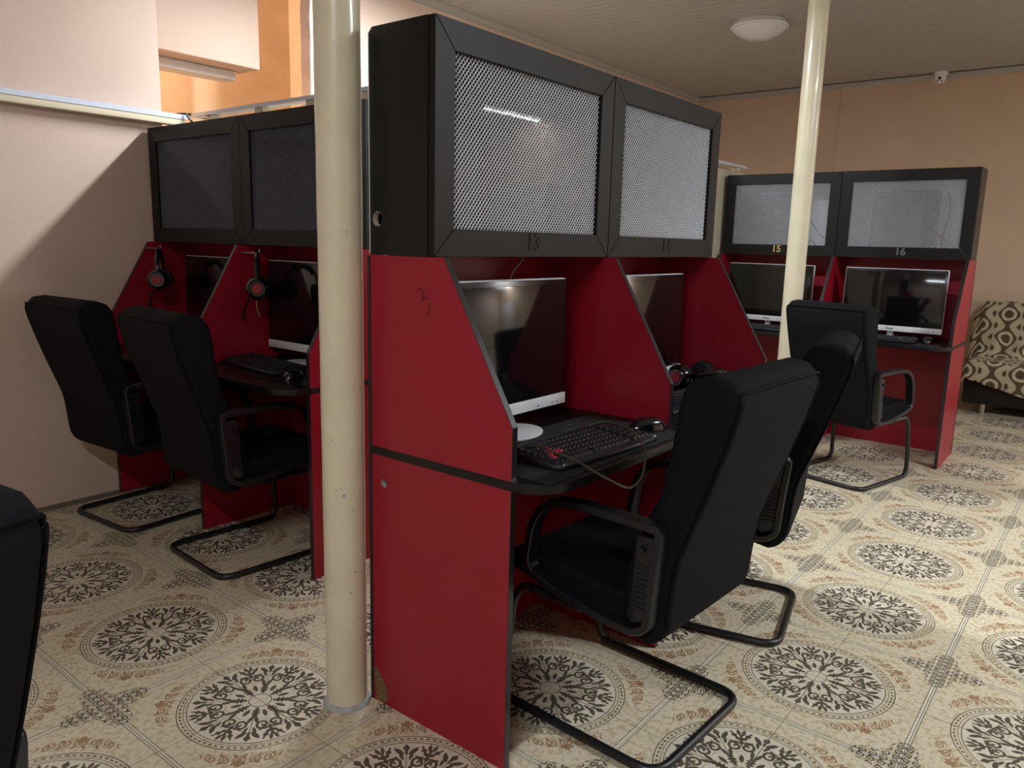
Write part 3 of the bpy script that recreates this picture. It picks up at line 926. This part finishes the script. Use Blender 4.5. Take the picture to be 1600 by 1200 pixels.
# ================================================================== SCREENS
def make_monitor(label, org, rz, lx, ly, logo=True, tilt=1, foot='oval', yaw=0):
    base = unit_pt(org, rz, lx, ly)
    root = empty('monitor', (base.x, base.y, ZD), rz + R(yaw)); tag(root, label, 'monitor', 'white-edged all-in-one screens')
    wd, h0, h1, ch = .31, .048, .455, .036
    tl = Matrix.Translation((0, 0, h0)) @ Matrix.Rotation(R(-tilt), 4, 'X')
    def bx(name, lo, hi, mat, par, bev=.003):
        bm = bmesh.new(); box(bm, lo, hi, tl); return mk(name, bm, mat, par, bevel=bev)
    H = h1 - h0
    sh = bx('shell', (-wd, .002, 0), (wd, .028, H), 'white_plastic', root, .006)
    bx('rear_housing', (-wd * .6, .028, .05), (wd * .6, .05, H * .75), 'white_plastic', root, .01)
    bx('bezel', (-wd + .004, -.0015, ch), (wd - .004, .004, H - .004), 'bezel', root, .001)
    bx('screen', (-wd + .020, -.0025, ch + .018), (wd - .020, 0, H - .020), 'screen', root, .0006)
    c = bx('chin', (-wd, -.004, 0), (wd, .006, ch), 'white_plastic', root, .0025)
    if logo:
        t = text_obj('maker_mark', 'Omax', .019, 'logo', c, (0, 0, 0), (0, 0, 0), .0003, .0003)
        t.matrix_local = tl @ Matrix.Translation((0, -.0044, ch * .5)) @ Matrix.Rotation(PI / 2, 4, 'X')
    for xx in (.16, .235, .262):
        bm = bmesh.new(); box(bm, (xx - .003, -.0046, .009), (xx + .003, -.0035, .013), tl); mk('button', bm, 'logo', c)
    # neck and foot
    bm = bmesh.new(); tube(bm, [(0, .045, .006), (0, .036, .05), (0, .040, .13)], [.021, .019, .019], 12); mk('neck', bm, 'white_plastic', root, smooth=True)
    bm = bmesh.new()
    if foot == 'oval':
        out = [(.115 * math.cos(t), -.02 + .088 * math.sin(t)) for t in [2 * PI * k / 32 for k in range(32)]]
    else:
        out = [(-.15, -.075), (-.135, -.085), (-.02, .015), (.02, .015), (.135, -.085), (.15, -.075), (.05, .06), (-.05, .06)]
    prism(bm, out, lambda a, b_, t: (a, b_, t), 0.0002, .009)
    mk('foot', bm, 'white_plastic', root, bevel=.002)
    return root
make_monitor('white-edged screen on the middle desk, nearest place', (0, 0, 0), 0, .365, .315, yaw=0)
make_monitor('white-edged screen at the second place of the middle desk', (0, 0, 0), 0, 1.225, .325)
make_monitor('white-edged screen in the corner desk place by the left wall', LO, -PI / 2, .42, .36, logo=False)
make_monitor('white-edged screen in the desk place beside the cream pillar', LO, -PI / 2, 1.155, .36, logo=False)
make_monitor('white-edged screen under number 15, partly behind the thin pillar', RO, -PI / 2, .385, .235, foot='vee')
make_monitor('white-edged screen under number 16', RO, -PI / 2, 1.22, .215, foot='vee')

# ================================================================== KEYBOARDS, MICE, HEADSETS
def make_keyboard(label, org, rz, lx, ly, yaw=0, wd=.45, dp=.155, gaming=False, z0=ZD):
    base = unit_pt(org, rz, lx, ly)
    root = empty('keyboard', (base.x, base.y, z0 + .0004), rz + R(yaw)); tag(root, label, 'keyboard', 'black keyboards')
    a, d = wd / 2, dp / 2
    if gaming: out = [(-a, -d * .75), (-a * .93, -d), (-a * .5, -d * 1.06), (a * .5, -d * 1.06), (a * .93, -d), (a, -d * .75), (a * 1.0, d * .8), (a * .95, d), (-a * .95, d), (-a, d * .8)]
    else: out = [(-a, -d * .9), (-a * .97, -d), (a * .97, -d), (a, -d * .9), (a, d), (-a, d)]
    sl = lambda y_: .006 + (y_ + d) / dp * .014
    bm = bmesh.new()
    va = [bm.verts.new((x_, y_, 0)) for x_, y_ in out]; vb = [bm.verts.new((x_, y_, sl(y_) + .008)) for x_, y_ in out]
    bm.faces.new(va); bm.faces.new(vb)
    for i in range(len(out)): j = (i + 1) % len(out); bm.faces.new((va[i], va[j], vb[j], vb[i]))
    body = mk('body', bm, 'plastic', root, bevel=.004)
    bm = bmesh.new(); bmr = bmesh.new(); px_ = .0188
    kd = dp * .78 / 6; cols = int((wd - .025) / px_)
    for r_ in range(6):
        for c in range(cols):
            if c in (cols - 5,) or (r_ == 5 and c in (1,)): continue
            if r_ == 0 and 3 < c < 8 and c != 4: continue
            x_ = -a + .0125 + c * px_; y_ = -d + dp * .12 + r_ * kd
            w2 = px_ * .86
            if r_ == 0 and c == 4: w2 = px_ * 4.86
            zz = sl(y_ + kd / 2) + .0075
            tgt = bmr if gaming and (r_, c) in ((2, 2), (2, 3), (2, 4), (3, 3), (1, 1)) else bm
            vs = box(tgt, (x_, y_, zz), (x_ + w2, y_ + kd * .86, zz + .0075))
            for v in vs:
                if v.co.z > zz + .004: v.co.x += (.0022 if v.co.x < x_ + w2 / 2 else -.0022); v.co.y += (.0016 if v.co.y < y_ + kd * .43 else -.0022)
    ko = mk('keycaps', bm, 'key', root); ko['kind'] = 'stuff'
    if gaming: mk('red_keycaps', bmr, 'redkey', root)['kind'] = 'stuff'
    else: bmr.free()
    if gaming:
        for sx in (-1, 1):
            bm = bmesh.new(); box(bm, (sx * a * .9 - .008, -d * .98, .012), (sx * a * .9 + .008, -d * .90, .0175)); mk('corner_badge', bm, 'steel', root, bevel=.002)
    return root
make_keyboard('large black gaming keyboard with red keys on the nearest desk place', (0, 0, 0), 0, .375, .030, yaw=-3, wd=.475, dp=.185, gaming=True, z0=ZD + .0022)
make_keyboard('black keyboard beside the headset on the second place of the middle desk', (0, 0, 0), 0, 1.17, .12, yaw=-4, wd=.45, dp=.17)
make_keyboard('black keyboard on the desk place beside the cream pillar', LO, -PI / 2, 1.085, .16, yaw=-6, wd=.47, dp=.17)
make_keyboard('black keyboard on the corner desk place, behind the chair', LO, -PI / 2, .40, .13, wd=.45, dp=.16)
make_keyboard('black keyboard below the screen crossed by the thin pillar', RO, -PI / 2, .42, .06, yaw=0, wd=.44, dp=.14)
make_keyboard('black keyboard with mouse at its right on the far right desk place', RO, -PI / 2, 1.20, .045, yaw=0, wd=.44, dp=.14)

def make_mouse(label, org, rz, lx, ly, yaw, z0=ZD, sc=1.0):
    base = unit_pt(org, rz, lx, ly)
    root = empty('computer_mouse', (base.x, base.y, z0 + .0003), rz + R(yaw)); tag(root, label, 'mouse', 'black computer mice')
    bm = bmesh.new(); n, m_ = 18, 8
    rings = []
    for i in range(m_ + 1):
        ph = PI / 2 * i / m_
        ring = []
        for k in range(n):
            t = 2 * PI * k / n
            cx = math.cos(t) * math.cos(ph) ** .6; cy = math.sin(t) * math.cos(ph) ** .6
            wx = .033 * (1 - .10 * math.cos(t * 2)) * (1 - .08 * math.sin(t))
            hz = .038 * math.sin(ph) * (1 - .28 * max(0, cy) ** 1.5)
            ring.append(bm.verts.new((cx * wx * sc, cy * .060 * sc, hz * sc)))
        rings.append(ring)
    for A, C in zip(rings, rings[1:]):
        for k in range(n): bm.faces.new((A[k], A[(k + 1) % n], C[(k + 1) % n], C[k]))
    bm.faces.new(rings[0]); bmesh.ops.remove_doubles(bm, verts=bm.verts, dist=.0002)
    mk('shell', bm, 'gloss', root, smooth=True, sharp=60)
    bm = bmesh.new(); lathe(bm, [(0, -.004), (.009, -.004), (.010, -.002), (.010, .002), (.009, .004), (0, .004)], 14, Matrix.Translation((0, .030 * sc, .026 * sc)) @ Matrix.Rotation(PI / 2, 4, 'Y'))
    mk('scroll_wheel', bm, 'plastic', root, smooth=True)
    return root
make_mouse('black mouse at the right of the gaming keyboard, nearest desk place', (0, 0, 0), 0, .685, .012, 62, ZD + .0022, 1.1)
make_mouse('dark mouse on the desk place beside the cream pillar', LO, -PI / 2, 1.425, .075, 20)
make_mouse('black mouse at the right of the keyboard numbered 16', RO, -PI / 2, 1.475, .105, 10)
# mouse mat on the near desk
mm = empty('mouse_mat', (.40, .085, ZD)); tag(mm, 'black cloth mat under the gaming keyboard', 'mat')
B('cloth', (-.36, -.172, 0.0002), (.345, .185, .0022), 'rubber', mm, bevel=.001)
for (a, b_, c, d) in ((.10, .10, .165, .112), (.12, .122, .155, .13), (.20, .06, .25, .068), (.17, .13, .19, .15)): B('green_print', (a, b_, .0022), (c, d, .0026), 'green', mm)
cable([(.165, .15, ZD + .006), (.19, .071, ZD + .040), (.176, .003, ZD + .038), (.169, -.076, ZD + .030), (.150, -.135, ZD + .022), (.141, -.190, ZD + .012), (.150, -.235, ZD + .002), (.205, -.235, ZD + .012), (.294, -.196, ZD + .022), (.386, -.148, ZD + .024), (.49, -.064, ZD + .034), (.545, .020, ZD + .040), (.545, .095, ZD + .038), (.459, .139, ZD + .010), (.362, .150, ZD + .006), (.27, .165, ZD + .006)],
      .0032, 'cable', 'brown braided cable looping over the gaming keyboard and desk edge')
cable([(.700, .30, .83), (.735, .30, .82), (.765, .27, .80), (.762, .22, ZD + .004), (.72, .17, ZD + .003), (.66, .20, ZD + .003)], .0014, 'cable_black', 'thin black lead hanging at the right of the nearest screen')

def make_headset(label, loc, rot, mic=True):
    root = empty('headset', loc); root.rotation_euler = rot; root.scale = (1.16,) * 3; tag(root, label, 'headset', 'black and red headsets')
    # band in the local x-z plane, cups at +-x, opening downward
    arc = [(.082 * math.cos(t), 0, .035 + .090 * math.sin(t)) for t in [PI * k / 20 for k in range(21)]]
    arc = [(.084, 0, 0)] + arc + [(-.084, 0, 0)]
    bm = bmesh.new(); tube(bm, arc, .0085, 8); mk('headband', bm, 'gloss', root, smooth=True)
    pad = [(.060 * math.cos(t), 0, .035 + .079 * math.sin(t)) for t in [PI * (.2 + .6 * k / 10) for k in range(11)]]
    bm = bmesh.new(); tube(bm, pad, .010, 8); mk('band_cushion', bm, 'rubber', root, smooth=True)
    for s in (-1, 1):
        mt = Matrix.Translation((s * .070, 0, -.006)) @ Matrix.Rotation(s * PI / 2, 4, 'Y')
        bm = bmesh.new(); lathe(bm, [(0, -.004), (.036, -.004), (.043, .004), (.043, .014), (.037, .026), (.030, .030), (.028, .027), (0, .027)], 24, mt)
        cup = mk('ear_cup', bm, 'gloss', root, smooth=True)
        bm = bmesh.new(); lathe(bm, [(0, -.026), (.022, -.026), (.040, -.018), (.042, -.008), (.036, -.003), (0, -.003)], 24, mt)
        mk('ear_cushion', bm, 'rubber', cup, smooth=True)
        bm = bmesh.new(); lathe(bm, [(0, .033), (.007, .033), (.008, .031), (.016, .031), (.019, .027), (0, .0265)], 20, mt)
        mk('red_badge', bm, 'hsred', cup, smooth=True)
    if mic:
        bm = bmesh.new(); tube(bm, smooth_path([(.085, .02, -.03), (.09, .04, -.06), (.075, .055, -.095), (.060, .06, -.12)], 4), .003, 6); m_ = mk('microphone_boom', bm, 'plastic', root, smooth=True)
        bm = bmesh.new(); lathe(bm, [(0, -.01), (.006, -.008), (.006, .008), (0, .01)], 10, Matrix.Translation((.060, .06, -.125))); mk('microphone', bm, 'rubber', m_, smooth=True)
    return root
# hung on the dividers' hooks; the cups hang on the near side
def hook(x_, y_, z_, label):
    root = empty('hook', (x_, y_, z_)); tag(root, label, 'hook', 'headset hooks')
    bm = bmesh.new(); tube(bm, fillet([(0, 0, -.003), (0, -.140, -.003), (0, -.140, .014)], .012), .004, 8); mk('peg', bm, 'steel', root, smooth=True)
yL1 = 2.911 - PT; yL2 = 2.911 - W - PT / 2
hook(.60, yL1, 1.262, 'small peg holding the headset in the corner desk place')
hook(.632, yL2, 1.262, 'small peg holding the headset beside the cream pillar')
make_headset('black headset with red badge hanging in the corner desk place', (.60, yL1 - .120, 1.262 - .148), (0, 0, R(55)))
make_headset('black headset with red badge hanging in the place beside the cream pillar', (.632, yL2 - .120, 1.262 - .148), (0, 0, R(55)))
make_headset('black and red headset lying behind the second keyboard of the middle desk', (1.49, .245, ZD + .053), (R(78), 0, R(-8)), mic=False)
cable([(.60, yL1 - .015, 1.04), (.60, yL1 - .012, .98), (.635, yL1 - .010, .91), (.67, yL1 - .010, .95), (.69, yL1 - .008, 1.02)], .002, 'cable_black', 'thin headset lead dangling in the corner desk place')
cable([(.675, yL2 - .05, 1.075), (.67, yL2 - .045, 1.03), (.68, yL2 - .04, .99), (.70, yL2 - .03, .965)], .0022, 'cable_white', 'short pale headset lead dangling beside the cream pillar')

# ================================================================== PILLARS, FIXTURES
def make_pillar(x_, y_, r_, label, dent=True):
    root = empty('pillar', (x_, y_, 0)); tag(root, label, 'pillar')
    bm = bmesh.new()
    prof = [(0, .002)] + [(r_ * (1 + .006 * math.sin(k * 1.7)), .002 + (ZC - .004) * k / 40) for k in range(41)] + [(0, ZC - .002)]
    lathe(bm, prof, 40); mk('shaft', bm, 'pillar', root, smooth=True, sharp=50)
    bm = bmesh.new(); lathe(bm, [(r_ - .002, .0002), (r_ + .011, .0002), (r_ + .009, .005), (r_ + .003, .012), (r_ - .002, .014)], 40)
    mk('cement_ring', bm, 'cement', root, smooth=True)
    return root
p1 = make_pillar(-.056, .548, .0585, 'thick cream painted pillar standing against the middle desk end')
p2 = make_pillar(3.37, .498, .058, 'thin-looking cream pillar standing before the right-hand desk')
# flaked paint on the near pillar
dv = Vector((CX + .056, CY - .548, 0)).normalized()
for k, (z_, an, sz) in enumerate(((.645, .0, .0055), (.60, .42, .003), (.66, -.35, .0028), (.665, -.15, .0025), (.42, .5, .004), (.36, .25, .0035), (.80, -.5, .003), (.28, .6, .003), (1.35, .3, .003))):
    d2 = Matrix.Rotation(an, 3, 'Z') @ dv
    bm = bmesh.new(); lathe(bm, [(0, 0), (sz, 0), (sz * .8, .0012), (0, .0012)], 7)
    o = mk('paint_chip', bm, 'cement', p1)
    o.location = d2 * .0583 + Vector((0, 0, z_)); o.rotation_euler = d2.to_track_quat('Z', 'Y').to_euler()

# unlit round lamp
lp = empty('ceiling_lamp', (4.43, 1.27, ZC)); tag(lp, 'round opal ceiling lamp, unlit', 'lamp')
bm = bmesh.new(); lathe(bm, [(0, -.001), (.185, -.001), (.19, -.012), (.205, -.035), (.200, -.045), (0, -.045)], 40); mk('base', bm, 'white_plastic', lp, smooth=True)
bm = bmesh.new(); lathe(bm, [(0, -.125), (.06, -.120), (.12, -.100), (.17, -.070), (.192, -.046), (0, -.0455)], 40); mk('cover', bm, 'lamp_opal', lp, smooth=True)
# dome security camera at the top of the far wall
cc = empty('security_camera', (6.86, .50, ZC - .001)); tag(cc, 'small white dome camera at the top of the far wall', 'camera')
bm = bmesh.new(); lathe(bm, [(0, 0), (.058, 0), (.058, -.018), (.048, -.032), (0, -.034)], 28); mk('base', bm, 'white_plastic', cc, smooth=True)
mt = Matrix.Translation((-.012, 0, -.052)) @ Matrix.Rotation(R(-118), 4, 'Y')
bm = bmesh.new(); lathe(bm, [(0, -.044), (.030, -.036), (.046, -.010), (.048, .008), (.042, .028), (.030, .036), (0, .037)], 28, mt); eye = mk('dome', bm, 'white_plastic', cc, smooth=True)
for (a, b_, s) in ((.0, .012, .014), (.018, -.014, .007), (-.018, -.014, .007)):
    bm = bmesh.new(); lathe(bm, [(0, .036), (s, .036), (s, .041), (s * .6, .043), (0, .042)], 14, mt @ Matrix.Translation((b_, a, 0))); mk('lens', bm, 'gloss', eye)
# thin lead running down the far wall
bm = bmesh.new(); tube(bm, [(X1 - .004, 1.40, ZC - .04), (X1 - .004, 1.405, 2.5), (X1 - .004, 1.415, 2.0), (X1 - .004, 1.42, .1)], .005, 6)
tag(mk('wall_cable', bm, 'far_wall'), 'thin painted cable running down the far wall', 'cable')

# ================================================================== SOFA
sf = empty('sofa', (6.08, -.10, 0)); tag(sf, 'black sofa at the far wall with chrome legs', 'sofa')
SL_ = 2.1
B('base', (0, -SL_, .085), (.80, 0, .30), 'sofa', sf, bevel=.015)
B('seat_cushion', (.01, -SL_ + .03, .30), (.60, -.03, .40), 'sofa', sf, bevel=.03, seg=3)
bm = bmesh.new(); prism(bm, [(.56, .36), (.80, .30), (.84, .80), (.78, .86), (.70, .86), (.66, .80)], lambda a, b_, t: (a, t, b_), -SL_ + .02, -.02); mk('backrest', bm, 'sofa', sf, bevel=.03, seg=3)
for x_ in (.05, .72):
    for y_ in (-.16, -1.94):
        bm = bmesh.new(); lathe(bm, [(0, 0), (.022, 0), (.020, .086), (0, .086)], 14, Matrix.Translation((x_, y_, 0))); mk('leg', bm, 'chrome', sf, smooth=True)
# throw draped over backrest, seat and front
prof = [(.885, .40), (.875, .62), (.855, .80), (.80, .885), (.73, .895), (.67, .87), (.635, .78), (.59, .60), (.545, .47), (.47, .425), (.30, .422), (.10, .428), (.015, .415), (-.022, .36), (-.030, .26), (-.034, .18), (-.036, .10)]
NP = 60; ys = 46
pp = smooth_path([(a, 0, b_) for a, b_ in prof], 4)
bm = bmesh.new(); uvl = bm.loops.layers.uv.new('UVMap'); grid = []
acc = [0]
for a, b_ in zip(pp, pp[1:]): acc.append(acc[-1] + (b_ - a).length)
TOT = acc[-1]
for j in range(ys + 1):
    yy = .075 - 1.95 * j / ys; row = []
    drop = .895 + .075 * min(1, max(0, (.06 - yy) / .55))
    for i, q in enumerate(pp):
        s = acc[i] * drop
        k = 0
        while k < len(acc) - 2 and acc[k + 1] < s: k += 1
        t = (s - acc[k]) / max(1e-6, acc[k + 1] - acc[k]); P = pp[k].lerp(pp[k + 1], min(1, t))
        wr = .010 * math.sin(yy * 21 + s * 4) * math.sin(s * 5 + yy * 3) + .006 * math.sin(yy * 47 - s * 9)
        crease = .018 * math.exp(-((s - .98) / .06) ** 2) * math.sin(yy * 34)
        over = max(0, yy + .01)
        row.append((bm.verts.new((6.08 + P.x - abs(wr) * .6 - crease * .3, -.10 + yy - (.03 if over else 0) * over, max(.02, P.z + abs(wr) + crease + .008 - over * 1.9 * (1 if s > .45 else .4)))), s, yy))
    grid.append(row)
for j in range(ys):
    for i in range(len(pp) - 1):
        q = (grid[j][i], grid[j][i + 1], grid[j + 1][i + 1], grid[j + 1][i])
        f = bm.faces.new([v[0] for v in q])
        for lp_, v in zip(f.loops, q): lp_[uvl].uv = (v[2] + 3, v[1] + 1)
th_ = mk('throw', bm, 'throw', None, smooth=True, sharp=80)
md = th_.modifiers.new('thickness', 'SOLIDIFY'); md.thickness = .006; md.offset = 1
tag(th_, 'beige throw with brown ring pattern draped over the sofa', 'throw')

# ================================================================== TUBE LAMPS
for k, (x_, y_, along, pw, lab) in enumerate(LAMPS):
    root = empty('tube_lamp', (x_, y_, ZC), 0 if along else PI / 2); tag(root, lab, 'lamp', 'fluorescent tube lamps')
    B('housing', (-.62, -.045, -.045), (.62, .045, -.0005), 'white_plastic', root, bevel=.004)
    bm = bmesh.new(); tube(bm, [(-.59, 0, -.062), (.59, 0, -.062)], .013, 12); mk('tube', bm, 'emit', root, smooth=True)
    for s in (-1, 1): B('lamp_holder', (s * .605 - .012, -.02, -.08), (s * .605 + .012, .02, -.044), 'white_plastic', root)
    ld = bpy.data.lights.new('tube_light', 'AREA'); ld.shape = 'RECTANGLE'; ld.size = 1.18; ld.size_y = .05 if along else .12
    ld.energy = pw; ld.color = (.90, .96, 1.0)
    lo = bpy.data.objects.new('tube_light', ld); COL.objects.link(lo); lo.parent = root; lo.location = (0, 0, -.079)

# unseen bulb added to brighten the recess, round the corner of the long wall
rb = empty('recess_fill_bulb', (.25, 3.72, 2.75)); tag(rb, 'bare warm bulb added out of view to brighten the recess behind the left wall', 'lamp')
T('flex', [(0, 0, .03), (0, 0, .55)], .003, 'cable_black', rb)
bm = bmesh.new(); lathe(bm, [(0, -.075), (.018, -.07), (.029, -.045), (.026, -.02), (.014, .0), (.013, .03), (0, .03)], 16); bb_ = mk('bulb', bm, 'emit', rb, smooth=True)
ld = bpy.data.lights.new('recess_fill_light', 'POINT'); ld.energy = 30; ld.color = (1, .92, .80); ld.shadow_soft_size = .04
lo = bpy.data.objects.new('recess_fill_light', ld); COL.objects.link(lo); lo.parent = rb; lo.location = (0, 0, -.12)
